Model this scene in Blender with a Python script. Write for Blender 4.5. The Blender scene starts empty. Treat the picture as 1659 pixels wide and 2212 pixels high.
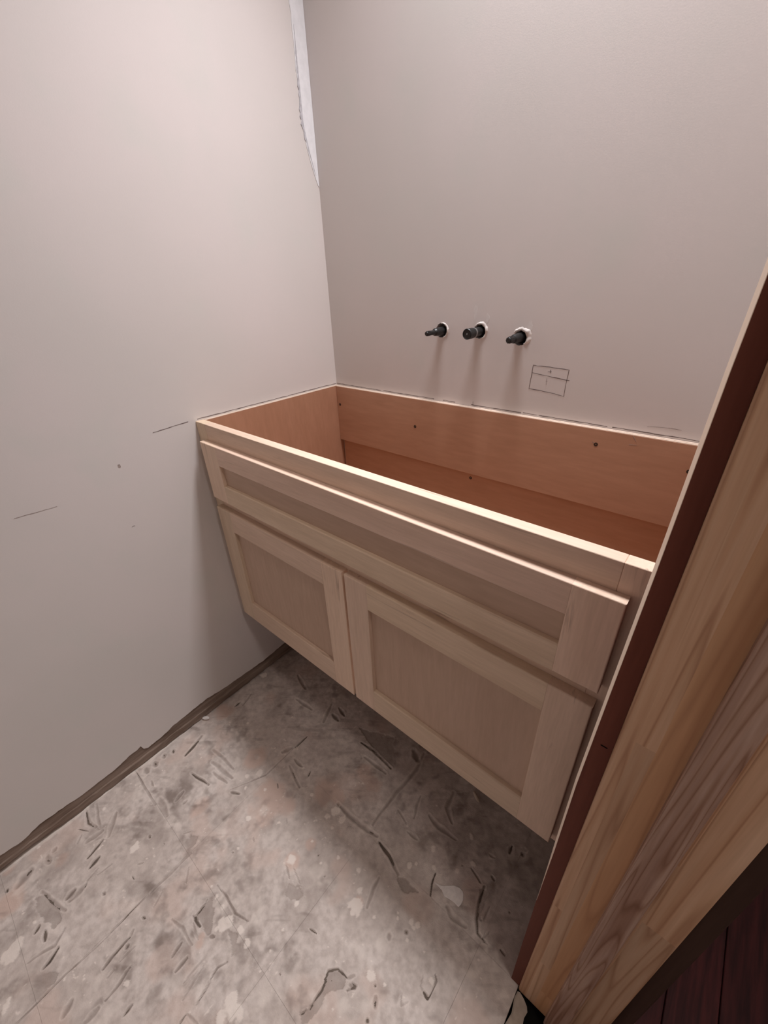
import bpy, bmesh, math, random
import numpy as np
from mathutils import Matrix, Vector

scene = bpy.context.scene
COL = scene.collection

# ---------------------------------------------------------------- camera
CAM_POS = (1.06526, -0.99087, 1.2590)
cam_d = bpy.data.cameras.new('camera')
cam_d.sensor_fit = 'VERTICAL'
cam_d.sensor_height = 36.0
cam_d.lens = 891.0 / 2212.0 * 36.0
cam_d.clip_start = 0.01
cam = bpy.data.objects.new('camera', cam_d)
COL.objects.link(cam)
right = Vector((0.7625649, 0.64596751, -0.03493915))
up = -Vector((0.29144287, -0.39126254, -0.87291161))
fwd = Vector((-0.57754292, 0.65546899, -0.4866257))
m = Matrix.Identity(4)
for i in range(3):
    m[i][0], m[i][1], m[i][2], m[i][3] = right[i], up[i], -fwd[i], CAM_POS[i]
cam.matrix_world = m
scene.camera = cam

# ---------------------------------------------------------------- world, exposure, lamp powers
world = bpy.data.worlds.new('world')
world.use_nodes = True
world.node_tree.nodes['Background'].inputs[0].default_value = (0.010, 0.009, 0.010, 1)
world.node_tree.nodes['Background'].inputs[1].default_value = 1.0
scene.world = world
scene.view_settings.view_transform = 'Standard'
scene.view_settings.look = 'None'
scene.view_settings.gamma = 1.0
scene.view_settings.use_curve_mapping = False
scene.view_settings.exposure = 0.0
# long recessed ceiling lamp above the vanity (its trim and lens are built at the end)
sd = bpy.data.lights.new('downlight_lamp', 'AREA')
sd.shape = 'RECTANGLE'
sd.size, sd.size_y = 0.44, 0.20
sd.spread = math.radians(104)
sd.energy = 12.6
sd.color = (0.97, 0.965, 1.0)
downlight = bpy.data.objects.new('downlight_lamp', sd)
COL.objects.link(downlight)
downlight.location = (0.65, -0.155, 2.50)
downlight.rotation_euler = (math.radians(-11), 0, 0)
HALL_FILL = 46.0         # strength of the fill lamp added in the hall behind the viewer
HALL_COLOUR = (1.0, 0.93, 0.88)

# ---------------------------------------------------------------- helpers
def link(o, parent=None):
    COL.objects.link(o)
    if parent is not None:
        o.parent = parent
    return o

def wloc(o):
    p = Vector((0, 0, 0))
    while o is not None:
        p += o.location
        o = o.parent
    return p

def obj(name, bm, mat, parent=None, centre=None, smooth=False):
    """link a bmesh given in world coordinates as one object whose origin is its centre"""
    me = bpy.data.meshes.new(name)
    if centre is None:
        lo = Vector((1e9,) * 3); hi = -lo
        for v in bm.verts:
            for k in range(3):
                lo[k] = min(lo[k], v.co[k]); hi[k] = max(hi[k], v.co[k])
        centre = (lo + hi) / 2
    centre = Vector(centre)
    bmesh.ops.translate(bm, verts=bm.verts, vec=-centre)
    bm.normal_update()
    bm.to_mesh(me); bm.free()
    if smooth:
        me.shade_smooth()
    me.materials.append(mat)
    o = bpy.data.objects.new(name, me)
    link(o, parent)
    o.location = centre - (wloc(parent) if parent else Vector((0, 0, 0)))
    return o

def empty(name, loc, parent=None):
    o = bpy.data.objects.new(name, None)
    o.empty_display_size = 0.05
    link(o, parent)
    o.location = Vector(loc) - (wloc(parent) if parent else Vector((0, 0, 0)))
    return o

def tag(o, label=None, cat=None, group=None, kind=None):
    if label: o['label'] = label
    if cat: o['category'] = cat
    if group: o['group'] = group
    if kind: o['kind'] = kind
    return o

def bm_box(lo, hi, bevel=0.0, seg=2):
    bm = bmesh.new()
    r = bmesh.ops.create_cube(bm, size=1.0)
    for v in bm.verts:
        v.co = Vector([(lo[k] + hi[k]) / 2 + v.co[k] * (hi[k] - lo[k]) for k in range(3)])
    if bevel > 0:
        bmesh.ops.bevel(bm, geom=list(bm.edges), offset=bevel, segments=seg, affect='EDGES', profile=0.5)
    return bm

def box(name, lo, hi, mat, parent=None, bevel=0.0, seg=2):
    return obj(name, bm_box(lo, hi, bevel, seg), mat, parent)

def bm_lathe(profile, origin, axis, seg=32):
    """profile: (distance along axis, radius); closed ends where radius is 0"""
    axis = Vector(axis).normalized()
    q = axis.to_track_quat('Z', 'Y')
    bm = bmesh.new(); rings = []
    for d, r in profile:
        ring = []
        for k in range(seg):
            a = 2 * math.pi * k / seg
            ring.append(bm.verts.new(Vector(origin) + q @ Vector((r * math.cos(a), r * math.sin(a), d))))
        rings.append(ring)
    for a, b in zip(rings, rings[1:]):
        for k in range(seg):
            bm.faces.new((a[k], a[(k + 1) % seg], b[(k + 1) % seg], b[k]))
    bm.faces.new(list(reversed(rings[0]))); bm.faces.new(rings[-1])
    bmesh.ops.recalc_face_normals(bm, faces=bm.faces)
    return bm

def bm_prism(pts, offset):
    """polygon pts (3-D) extruded by vector offset"""
    bm = bmesh.new(); off = Vector(offset)
    a = [bm.verts.new(Vector(p)) for p in pts]
    b = [bm.verts.new(Vector(p) + off) for p in pts]
    bm.faces.new(a); bm.faces.new(list(reversed(b)))
    n = len(pts)
    for k in range(n):
        bm.faces.new((a[k], b[k], b[(k + 1) % n], a[(k + 1) % n]))
    bmesh.ops.recalc_face_normals(bm, faces=bm.faces)
    return bm

# ---------------------------------------------------------------- materials
class NT:
    def __init__(self, name):
        self.mat = bpy.data.materials.new(name); self.mat.use_nodes = True
        self.t = self.mat.node_tree; self.bsdf = self.t.nodes['Principled BSDF']
    def n(self, typ, **kw):
        nd = self.t.nodes.new(typ)
        for k, v in kw.items():
            if k.startswith('i_'):
                key = k[2:]; key = int(key) if key.isdigit() else key.replace('_', ' ')
                nd.inputs[key].default_value = v
            else:
                setattr(nd, k, v)
        return nd
    def l(self, a, b): self.t.links.new(a, b)
    def mix(self, fac, a, b, blend='MIX'):
        nd = self.t.nodes.new('ShaderNodeMix'); nd.data_type = 'RGBA'; nd.blend_type = blend
        for idx, v in ((0, fac), (6, a), (7, b)):
            if hasattr(v, 'is_linked') or hasattr(v, 'links'):
                self.l(v, nd.inputs[idx])
            elif idx == 0:
                nd.inputs[0].default_value = v
            else:
                nd.inputs[idx].default_value = (*v, 1) if len(v) == 3 else v
        return nd.outputs[2]
    def ramp(self, src, stops):
        nd = self.t.nodes.new('ShaderNodeValToRGB'); e = nd.color_ramp.elements
        while len(e) < len(stops): e.new(0.5)
        for el, (p, c) in zip(e, stops):
            el.position = p; el.color = (*c, 1) if len(c) == 3 else c
        self.l(src, nd.inputs[0]); return nd.outputs[0]
    def bump(self, src, strength, dist=0.001):
        nd = self.n('ShaderNodeBump'); nd.inputs['Strength'].default_value = strength
        nd.inputs['Distance'].default_value = dist
        self.l(src, nd.inputs['Height']); self.l(nd.outputs[0], self.bsdf.inputs['Normal'])
    def set(self, col=None, rough=None, spec=None):
        if col is not None:
            if hasattr(col, 'is_linked'): self.l(col, self.bsdf.inputs['Base Color'])
            else: self.bsdf.inputs['Base Color'].default_value = (*col, 1)
        if rough is not None: self.bsdf.inputs['Roughness'].default_value = rough
        if spec is not None: self.bsdf.inputs['Specular IOR Level'].default_value = spec

def mat_plain(name, col, rough=0.6, spec=0.3, emit=None, strength=0, noise=0.0, nscale=40):
    k = NT(name); k.set(col, rough, spec)
    if noise > 0:
        tc = k.n('ShaderNodeTexCoord'); nz = k.n('ShaderNodeTexNoise', i_Scale=nscale, i_Detail=4.0)
        k.l(tc.outputs['Object'], nz.inputs['Vector'])
        dark = tuple(c * (1 - noise) for c in col); light = tuple(min(1, c * (1 + noise)) for c in col)
        k.set(k.ramp(nz.outputs['Fac'], [(0.3, dark), (0.7, light)]))
    if emit:
        k.bsdf.inputs['Emission Color'].default_value = (*emit, 1)
        k.bsdf.inputs['Emission Strength'].default_value = strength
    return k.mat

def mat_paint(name, a, b, c):
    """rolled wall paint: faint large blotches and orange-peel relief"""
    k = NT(name); tc = k.n('ShaderNodeTexCoord')
    n1 = k.n('ShaderNodeTexNoise', i_Scale=2.6, i_Detail=2.0, i_Roughness=0.5)
    n2 = k.n('ShaderNodeTexNoise', i_Scale=7.0, i_Detail=3.0, i_Roughness=0.5)
    n3 = k.n('ShaderNodeTexNoise', i_Scale=420.0, i_Detail=2.0)
    for nd in (n1, n2, n3): k.l(tc.outputs['Object'], nd.inputs['Vector'])
    base = k.ramp(n1.outputs['Fac'], [(0.35, a), (0.65, b)])
    f = k.ramp(n2.outputs['Fac'], [(0.55, (0, 0, 0)), (0.75, (0.5, 0.5, 0.5))])
    k.set(k.mix(f, base, c), 0.62, 0.25)
    k.bump(n3.outputs['Fac'], 0.12, 0.0006)
    return k.mat

def mat_wood(name, light, dark, axis=2, stretch=14.0, scale=26.0, rough=0.55, contrast=1.0, tint=0.12, rings=0.0, spec=0.3, warp=0.4, tone=None, streak=0.0):
    """straight grain along axis; every object gets its own shift and tone"""
    k = NT(name); tc = k.n('ShaderNodeTexCoord'); oi = k.n('ShaderNodeObjectInfo')
    mp = k.n('ShaderNodeMapping')
    sc = [1.0, 1.0, 1.0]; sc[axis] = 1.0 / stretch
    mp.inputs['Scale'].default_value = sc
    rs = k.n('ShaderNodeMath', operation='MULTIPLY', i_1=37.0); k.l(oi.outputs['Random'], rs.inputs[0])
    cb = k.n('ShaderNodeCombineXYZ')
    for i in range(3): k.l(rs.outputs[0], cb.inputs[i])
    ad = k.n('ShaderNodeVectorMath', operation='ADD')
    k.l(tc.outputs['Object'], ad.inputs[0]); k.l(cb.outputs[0], ad.inputs[1]); k.l(ad.outputs[0], mp.inputs['Vector'])
    n1 = k.n('ShaderNodeTexNoise', i_Scale=scale, i_Detail=3.0, i_Roughness=0.55, i_Distortion=warp)
    n2 = k.n('ShaderNodeTexNoise', i_Scale=scale * 9, i_Detail=2.0, i_Roughness=0.6)
    k.l(mp.outputs[0], n1.inputs['Vector']); k.l(mp.outputs[0], n2.inputs['Vector'])
    w = 0.22 / contrast
    c1 = k.ramp(n1.outputs['Fac'], [(0.5 - w, dark), (0.5 + w, light)])
    fine = k.ramp(n2.outputs['Fac'], [(0.3, (0.90, 0.89, 0.87)), (0.7, (1.0, 1.0, 1.0))])
    col = k.mix(1.0, c1, fine, 'MULTIPLY')
    if streak > 0:
        n4 = k.n('ShaderNodeTexNoise', i_Scale=scale * 1.6, i_Detail=4.0, i_Roughness=0.6, i_Distortion=1.2)
        ad2 = k.n('ShaderNodeVectorMath', operation='ADD', i_1=(3.7, 9.1, 5.3)); k.l(mp.outputs[0], ad2.inputs[0]); k.l(ad2.outputs[0], n4.inputs['Vector'])
        sf = k.ramp(n4.outputs['Fac'], [(0.63, (0, 0, 0)), (0.72, (streak,) * 3)])
        col = k.mix(sf, col, (0.30, 0.185, 0.13))
    if rings > 0:
        n5 = k.n('ShaderNodeTexNoise', i_Scale=scale * 0.8, i_Detail=1.0, i_Roughness=0.4, i_Distortion=0.3)
        ad3 = k.n('ShaderNodeVectorMath', operation='ADD', i_1=(1.3, 4.1, 8.3)); k.l(mp.outputs[0], ad3.inputs[0]); k.l(ad3.outputs[0], n5.inputs['Vector'])
        mu5 = k.n('ShaderNodeMath', operation='MULTIPLY', i_1=9.0); fr5 = k.n('ShaderNodeMath', operation='FRACT')
        k.l(n5.outputs['Fac'], mu5.inputs[0]); k.l(mu5.outputs[0], fr5.inputs[0])
        ring = k.ramp(fr5.outputs[0], [(0.0, (0.55, 0.40, 0.30)), (0.14, (0.86, 0.78, 0.70)), (0.35, (1, 1, 1)), (0.85, (0.97, 0.92, 0.87)), (1.0, (0.55, 0.40, 0.30))])
        col = k.mix(rings, col, ring, 'MULTIPLY')
    v = k.n('ShaderNodeMapRange'); v.inputs['To Min'].default_value = 1 - tint; v.inputs['To Max'].default_value = 1 + tint
    k.l(oi.outputs['Random'], v.inputs['Value'])
    hs = k.n('ShaderNodeHueSaturation'); k.l(v.outputs[0], hs.inputs['Value']); k.l(col, hs.inputs['Color'])
    out = hs.outputs[0]
    if tone:
        md = k.n('ShaderNodeMath', operation='FRACT'); mu = k.n('ShaderNodeMath', operation='MULTIPLY', i_1=7.31)
        k.l(oi.outputs['Random'], mu.inputs[0]); k.l(mu.outputs[0], md.inputs[0])
        out = k.mix(md.outputs[0], out, k.mix(1.0, out, tone, 'MULTIPLY'))
    k.set(out, rough, spec)
    k.bump(n2.outputs['Fac'], 0.10, 0.0004)
    return k.mat

WALL = mat_paint('wall_paint', (0.655, 0.605, 0.575), (0.69, 0.625, 0.60), (0.635, 0.615, 0.575))
FRONTPAINT = mat_plain('front_wall_paint', (0.76, 0.70, 0.67), 0.7, 0.2)
CEIL = mat_plain('ceiling_paint', (0.84, 0.81, 0.79), 0.8, 0.2)
MAPLE_L, MAPLE_D, MAPLE_T = (0.86, 0.64, 0.515), (0.74, 0.535, 0.415), (0.84, 0.90, 0.82)
MAPLE_X = mat_wood('maple_grain_x', MAPLE_L, MAPLE_D, 0, tint=0.09, tone=MAPLE_T, streak=0.55)
MAPLE_Z = mat_wood('maple_grain_z', MAPLE_L, MAPLE_D, 2, tint=0.09, tone=MAPLE_T, streak=0.55)
PANEL_Z = mat_wood('maple_veneer_z', (0.60, 0.43, 0.325), (0.53, 0.37, 0.275), 2, stretch=8, scale=12, tint=0.03, contrast=0.7)
PANEL_X = mat_wood('maple_veneer_x', (0.60, 0.43, 0.325), (0.53, 0.37, 0.275), 0, stretch=8, scale=12, tint=0.03, contrast=0.7)
PLY_X = mat_wood('plywood_inside_x', (0.56, 0.315, 0.205), (0.50, 0.27, 0.17), 0, stretch=6, scale=9, tint=0.03, contrast=0.8, warp=1.0)
PLY_Y_SHADED = mat_wood('plywood_inside_y_shaded', (0.46, 0.24, 0.15), (0.40, 0.20, 0.12), 2, stretch=4, scale=8, tint=0.03, contrast=0.8, warp=1.0)  # same plywood as the other inside faces, darkened so the side panels look shaded
EDGE = mat_wood('plywood_edge', (0.74, 0.60, 0.50), (0.62, 0.48, 0.38), 0, tint=0.03)
PINE = mat_wood('finger_jointed_pine', (0.66, 0.47, 0.33), (0.52, 0.325, 0.205), 2, stretch=30, scale=34, tint=0.12, contrast=0.9, rings=0.65, rough=0.5, tone=(1.05, 0.93, 0.85), warp=0.8)
PINE_ORANGE = mat_wood('heartwood_pine', (0.70, 0.44, 0.265), (0.56, 0.30, 0.155), 2, stretch=30, scale=26, tint=0.05, contrast=0.9, rings=0.4, rough=0.5, warp=0.8)
PINE_DARK = mat_wood('pine_stop', (0.52, 0.37, 0.295), (0.32, 0.185, 0.135), 2, stretch=24, scale=60, tint=0.06, contrast=1.1, rings=0.8, rough=0.5, warp=0.8)
BROWN = mat_wood('brown_stained_casing', (0.165, 0.052, 0.034), (0.12, 0.036, 0.023), 2, stretch=20, scale=30, rough=0.55, tint=0.02, spec=0.10)
HALLBROWN = mat_wood('dark_hall_casing', (0.070, 0.040, 0.030), (0.045, 0.024, 0.018), 2, stretch=20, scale=30, rough=0.6, tint=0.02, spec=0.1)
LIT_CREAM = mat_plain('lit_arris_cream', (0.86, 0.69, 0.55), 0.5, 0.3)  # cream stands for lamp light caught on the casing arris
PLATE = mat_wood('rough_sill_wood', (0.27, 0.20, 0.16), (0.15, 0.10, 0.075), 1, stretch=10, scale=60, rough=0.85, tint=0.0, contrast=1.5)
REDWOOD = mat_wood('dark_red_floorboard', (0.085, 0.020, 0.022), (0.035, 0.010, 0.012), 1, stretch=14, scale=90, rough=0.4, tint=0.15, contrast=1.6)
BLACK = mat_plain('blackened_brass', (0.018, 0.018, 0.018), 0.42, 0.5, noise=0.5, nscale=160)
BLACK.node_tree.nodes['Principled BSDF'].inputs['Metallic'].default_value = 0.3
DARKEND = mat_plain('dull_pipe_end', (0.032, 0.028, 0.026), 0.6, 0.3, noise=0.5, nscale=220)
STEEL = mat_plain('worn_steel', (0.30, 0.30, 0.30), 0.4, 0.5)
STEEL.node_tree.nodes['Principled BSDF'].inputs['Metallic'].default_value = 0.8
HOLE = mat_plain('dark_cavity', (0.010, 0.009, 0.008), 0.95, 0.0)
PLASTER = mat_plain('plaster', (0.74, 0.68, 0.64), 0.9, 0.1, noise=0.08, nscale=120)
COMPOUND = mat_plain('white_joint_compound', (0.77, 0.755, 0.765), 0.8, 0.15, noise=0.05, nscale=60)
SMEAR = mat_plain('grey_compound_edge', (0.50, 0.48, 0.50), 0.85, 0.1, noise=0.25, nscale=90)
PENCIL = mat_plain('pencil_graphite', (0.16, 0.12, 0.11), 0.7, 0.2, noise=0.35, nscale=300)
PENCIL_FAINT = mat_plain('faint_pencil', (0.36, 0.29, 0.26), 0.7, 0.2, noise=0.3, nscale=300)
SUBFLOOR = mat_plain('grey_subfloor', (0.14, 0.11, 0.09), 0.95, 0.1, noise=0.3, nscale=30)
SCREW = mat_plain('dark_screw', (0.03, 0.017, 0.012), 0.5, 0.4)
# ---------------------------------------------------------------- the room
CEIL_Z = 2.62
XR, XH = 1.0715, 1.1995           # bathroom and hall faces of the right-hand wall
YD0, YD1 = -0.645, -1.43          # door opening
YF = -1.90                        # front wall

# back wall with three real holes for the valves
HOLES = [(0.4178, 1.1431, 0.0172), (0.5285, 1.1445, 0.0165), (0.6345, 1.1345, 0.0165)]
def wall_with_holes():
    bm = bmesh.new()
    def loop(pts, y):
        vs = [bm.verts.new((x, y, z)) for x, z in pts]
        return vs, [bm.edges.new((vs[k], vs[(k + 1) % len(vs)])) for k in range(len(vs))]
    ov, oe = loop([(-0.1, -0.05), (1.3, -0.05), (1.3, CEIL_Z), (-0.1, CEIL_Z)], 0.0)
    edges = list(oe); hv = []
    rnd = random.Random(5)
    for cx, cz, r in HOLES:
        pts = []
        for k in range(28):
            a = 2 * math.pi * k / 28; rr = r * (1 + rnd.uniform(-0.05, 0.05))
            pts.append((cx + rr * math.cos(a), cz + rr * math.sin(a)))
        v, e = loop(pts, 0.0); edges += e; hv.append(v)
    bmesh.ops.triangle_fill(bm, use_beauty=True, use_dissolve=False, edges=edges)
    for v in hv:                                     # bored tube walls
        inner = [bm.verts.new(w.co + Vector((0, 0.045, 0))) for w in v]
        for k in range(len(v)):
            bm.faces.new((v[k], v[(k + 1) % len(v)], inner[(k + 1) % len(v)], inner[k]))
    back = [bm.verts.new(w.co + Vector((0, 0.10, 0))) for w in ov]
    for k in range(4):
        bm.faces.new((ov[k], ov[(k + 1) % 4], back[(k + 1) % 4], back[k]))
    bm.faces.new(back)
    bmesh.ops.recalc_face_normals(bm, faces=bm.faces)
    return bm
wall_back = tag(obj('wall_back', wall_with_holes(), WALL), kind='structure')
for cx, cz, r in HOLES:
    obj('cavity', bm_lathe([(0, r * 1.3), (0.004, r * 1.3)], (cx, 0.044, cz), (0, 1, 0), 24), HOLE, wall_back)

# left wall: wallboard that stops above the floor with a ragged edge
wall_left = tag(box('wall_left', (-0.10, YF - 0.1, -0.05), (-0.012, 0.0, CEIL_Z), WALL), kind='structure')
RAG = [(-1.90, 0.055), (-1.60, 0.050), (-1.40, 0.056), (-1.2683, 0.054), (-1.2275, 0.0467), (-1.1849, 0.0605), (-1.1423, 0.0578), (-1.0889, 0.0517), (-0.9969, 0.0555),
       (-0.9612, 0.066), (-0.9389, 0.0663), (-0.9265, 0.0699), (-0.9225, 0.052), (-0.9112, 0.0455), (-0.8688, 0.047), (-0.8352, 0.0564),
       (-0.762, 0.0625), (-0.7132, 0.0649), (-0.6502, 0.0554), (-0.5734, 0.0515), (-0.4907, 0.0474), (-0.3989, 0.0565), (-0.2, 0.055), (0.0, 0.055)]
rnd = random.Random(3)
edge = []
for (y0, z0), (y1, z1) in zip(RAG, RAG[1:]):
    n = max(1, int((y1 - y0) / 0.008))
    for k in range(n):
        t = k / n
        edge.append((y0 + (y1 - y0) * t, z0 + (z1 - z0) * t + rnd.uniform(-0.0012, 0.0012)))
edge.append(RAG[-1])
bm = bmesh.new()
lowf = [bm.verts.new((0, y, z)) for y, z in edge]; topf = [bm.verts.new((0, y, CEIL_Z)) for y, z in edge]
lowb = [bm.verts.new((-0.012, y, z)) for y, z in edge]; topb = [bm.verts.new((-0.012, y, CEIL_Z)) for y, z in edge]
for k in range(len(edge) - 1):
    bm.faces.new((lowf[k], lowf[k + 1], topf[k + 1], topf[k]))
    bm.faces.new((lowb[k], lowb[k + 1], lowf[k + 1], lowf[k]))
    bm.faces.new((topf[k], topf[k + 1], topb[k + 1], topb[k]))
bmesh.ops.recalc_face_normals(bm, faces=bm.faces)
obj('wallboard', bm, WALL, wall_left)
# exposed rough wooden sill strip under the wallboard
bm = bmesh.new(); rows = []
rnd = random.Random(8)
for k in range(121):
    y = YF + (0.0 - YF) * k / 120
    b = 0.002 if y > -1.12 else 0.002 + 0.010 * min(1, (-1.12 - y) / 0.1)
    rows.append([bm.verts.new(p) for p in ((-0.011, y, b), (0.0015 + rnd.uniform(-0.0012, 0.0012), y, b + rnd.uniform(0, 0.002)),
                 (0.0008 + rnd.uniform(-0.001, 0.001), y, 0.024 + rnd.uniform(-0.003, 0.003)), (-0.0020 + rnd.uniform(-0.0008, 0.0008), y, 0.027),
                 (-0.0022 + rnd.uniform(-0.0008, 0.0008), y, 0.078), (-0.011, y, 0.078))])
for a, b in zip(rows, rows[1:]):
    for j in range(5):
        bm.faces.new((a[j], b[j], b[j + 1], a[j + 1]))
bmesh.ops.recalc_face_normals(bm, faces=bm.faces)
tag(obj('baseboard_left', bm, PLATE), 'rough dark wooden strip exposed below the ragged edge of the left wall', kind='structure')

# right-hand wall with the door opening, front wall, ceiling, hall
wall_right = tag(box('wall_right', (XR, YD0 + 0.019, -0.05), (XH, -0.0005, CEIL_Z), WALL), kind='structure')
box('wall_return', (XR, YF, -0.05), (XH, YD1, CEIL_Z), FRONTPAINT, wall_right)
box('wall_header', (XR, YD1, 2.06), (XH, YD0 + 0.019, CEIL_Z), WALL, wall_right)
tag(box('wall_front', (-0.1, YF - 0.1, -0.05), (2.4, YF, CEIL_Z), FRONTPAINT), kind='structure')
tag(box('ceiling', (-0.1, YF - 0.1, CEIL_Z), (2.4, 0.9, CEIL_Z + 0.05), CEIL), kind='structure')
HALLPAINT = mat_plain('hall_wall_paint', (0.62, 0.56, 0.53), 0.8, 0.2)
tag(box('wall_hall', (2.3, YF, -0.05), (2.4, 0.9, CEIL_Z), HALLPAINT), kind='structure')
tag(box('wall_hall_end', (1.3, 0.8, -0.05), (2.3, 0.9, CEIL_Z), HALLPAINT), kind='structure')
tag(box('wall_hall_side', (1.3005, 0.0, -0.05), (1.31, 0.8, CEIL_Z), HALLPAINT), kind='structure')

# pencil marks on the walls (thin graphite ribbons)
def ribbon(name, wall, pts, width, parent, mat=PENCIL, jitter=0.0005, seed=1):
    """pts are (u, z): u = x on the back wall, y on the left wall"""
    rn = random.Random(seed); dense = []
    for (u0, z0), (u1, z1) in zip(pts, pts[1:]):
        n = max(2, int(math.hypot(u1 - u0, z1 - z0) / 0.01))
        for k in range(n):
            t = k / n; dense.append((u0 + (u1 - u0) * t, z0 + (z1 - z0) * t))
    dense.append(pts[-1])
    bm = bmesh.new(); prev = None
    for k, (u, z) in enumerate(dense):
        a = dense[max(0, k - 1)]; b = dense[min(len(dense) - 1, k + 1)]
        d = Vector((b[0] - a[0], b[1] - a[1])).normalized(); nrm = Vector((-d.y, d.x))
        w = width * (0.6 + 0.8 * rn.random()) / 2; c = Vector((u, z)) + nrm * rn.uniform(-jitter, jitter)
        cur = []
        for s in (-1, 1):
            p = c + nrm * w * s
            cur.append(bm.verts.new((p.x, -0.0003, p.y) if wall == 'back' else (0.0003, p.x, p.y)))
        if prev: bm.faces.new((prev[0], prev[1], cur[1], cur[0]))
        prev = cur
    bmesh.ops.recalc_face_normals(bm, faces=bm.faces)
    return obj(name, bm, mat, parent)
BX = [(0.6749, 1.0772), (0.715, 1.0764), (0.7575, 1.0737), (0.7563, 1.045), (0.7554, 1.0158), (0.71, 1.0212), (0.6723, 1.0238), (0.6736, 1.045), (0.6749, 1.0772)]
ribbon('pencil_box', 'back', BX, 0.0013, wall_back, seed=2)
ribbon('pencil_line', 'back', [(0.6746, 1.0605), (0.7621, 1.0511)], 0.0013, wall_back, seed=3)
ribbon('pencil_cross', 'back', [(0.711, 1.0663), (0.7195, 1.0668)], 0.0012, wall_back, seed=4)
ribbon('pencil_cross', 'back', [(0.7165, 1.0705), (0.7175, 1.0635)], 0.0012, wall_back, seed=5)
ribbon('pencil_cross', 'back', [(0.709, 1.0448), (0.714, 1.0442)], 0.0008, wall_back, PENCIL_FAINT, seed=6)
ribbon('pencil_cross', 'back', [(0.7115, 1.052), (0.7120, 1.036)], 0.0008, wall_back, PENCIL_FAINT, seed=7)
for k, (a, b) in enumerate([(0.002, 0.20), (0.21, 0.40), (0.43, 0.47), (0.52, 0.66), (0.665, 0.70), (0.705, 0.86), (0.87, 1.045)]):
    ribbon('pencil_line', 'back', [(a, 0.9633), (b, 0.9630)], 0.0016, wall_back, seed=20 + k)
ribbon('pencil_tick', 'back', [(0.5245, 0.9635), (0.5245, 0.973)], 0.001, wall_back, seed=31)
ribbon('pencil_tick', 'back', [(0.935, 0.976), (0.965, 0.979), (0.995, 0.979)], 0.0009, wall_back, PENCIL_FAINT, seed=32)
ribbon('pencil_line', 'left', [(-0.621, 0.9583), (-0.58, 0.9605), (-0.53, 0.9632)], 0.0015, wall_left, seed=40)
ribbon('pencil_line', 'left', [(-0.505, 0.9635), (-0.30, 0.9632), (-0.10, 0.9634), (-0.002, 0.9634)], 0.0018, wall_left, seed=41)
ribbon('scratch', 'left', [(-0.9318, 0.8616), (-0.8575, 0.8574)], 0.0011, wall_left, PENCIL_FAINT, seed=42)
ribbon('scratch', 'left', [(-0.737, 0.746), (-0.7333, 0.7475), (-0.729, 0.7465)], 0.0012, wall_left, seed=43)
ribbon('scuff', 'left', [(-0.716, 0.9075), (-0.7145, 0.899)], 0.005, wall_left, PENCIL_FAINT, seed=44)

# corner strip of white joint compound on the left wall, with a grey feathered edge
def wall_patch(name, pts, thick, mat, parent):
    return obj(name, bm_prism([(0.0, y, z) for y, z in pts], (thick, 0, 0)), mat, parent)
rnd = random.Random(12)
lefty = []
for k in range(60):
    z = 2.43 - k * (2.43 - 1.50) / 59
    base = 0.042 if z > 1.62 else 0.042 * max(0.02, (z - 1.495) / 0.125) ** 0.7
    lefty.append((-base + rnd.uniform(-0.0022, 0.0022) * (base / 0.042) - 0.0005, z))
wall_patch('joint_compound', [(-0.0005, 2.43)] + lefty + [(-0.0005, 1.495)], 0.0012, COMPOUND, wall_left)
sm = []
for k in range(40):
    z = 1.80 - k * (1.80 - 1.52) / 39
    sm.append((z, 0.0 + 0.006 * math.sin(math.pi * k / 39) * (0.5 + rnd.random())))
inner = [(-(0.0405 if z > 1.62 else 0.0405 * ((z - 1.495) / 0.125) ** 0.7) + 0.004, z) for z, w in sm]
outer = [(y - 0.001 - w, z) for (y, z), (_, w) in zip(inner, sm)]
wall_patch('compound_edge', inner + list(reversed(outer)), 0.0016, SMEAR, wall_left)

# plaster crumbling round the valve holes
def crust(cx, cz, r, a0, a1, seed, big):
    """one ragged rim of knocked-out plaster between the angles a0..a1 (degrees)"""
    rn = random.Random(seed); ph = [rn.uniform(0, 6.28) for _ in range(4)]; bm = bmesh.new(); rings = []
    N = 48
    for k in range(N):
        a = math.radians(a0 + (a1 - a0) * k / (N - 1)); e = max(0.0, math.sin(math.pi * k / (N - 1))) ** 0.6
        f = 1 + 0.35 * math.sin(2 * a + ph[0]) + 0.10 * math.sin(7 * a + ph[1]) + 0.08 * math.sin(17 * a + ph[2])
        w = big * e * f + 0.0008; h = 0.0022 * e * (1 + 0.5 * math.sin(5 * a + ph[3])) + 0.0003
        ring = []
        for t, hh in ((-0.0010 - 0.0008 * math.sin(9 * a + ph[1]), -0.001), (0.0002, h * 0.6), (w * 0.35, h), (w * 0.75, h * 0.5), (w, -0.0003)):
            rr = r + t
            ring.append(bm.verts.new((cx + rr * math.cos(a), -hh, cz + rr * math.sin(a))))
        rings.append(ring)
    for p, q in zip(rings, rings[1:]):
        for j in range(4): bm.faces.new((p[j], q[j], q[j + 1], p[j + 1]))
    bmesh.ops.recalc_face_normals(bm, faces=bm.faces)
    return obj('plaster_crust', bm, PLASTER, wall_back, smooth=True)
crust(*HOLES[0], -75, 100, 1, 0.0035)
crust(*HOLES[1], -80, 140, 2, 0.0055)
crust(HOLES[2][0], HOLES[2][1], HOLES[2][2], -50, 150, 3, 0.0100)
FILLER = mat_plain('thin_filler', (0.71, 0.66, 0.635), 0.9, 0.1, noise=0.04, nscale=150)
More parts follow.
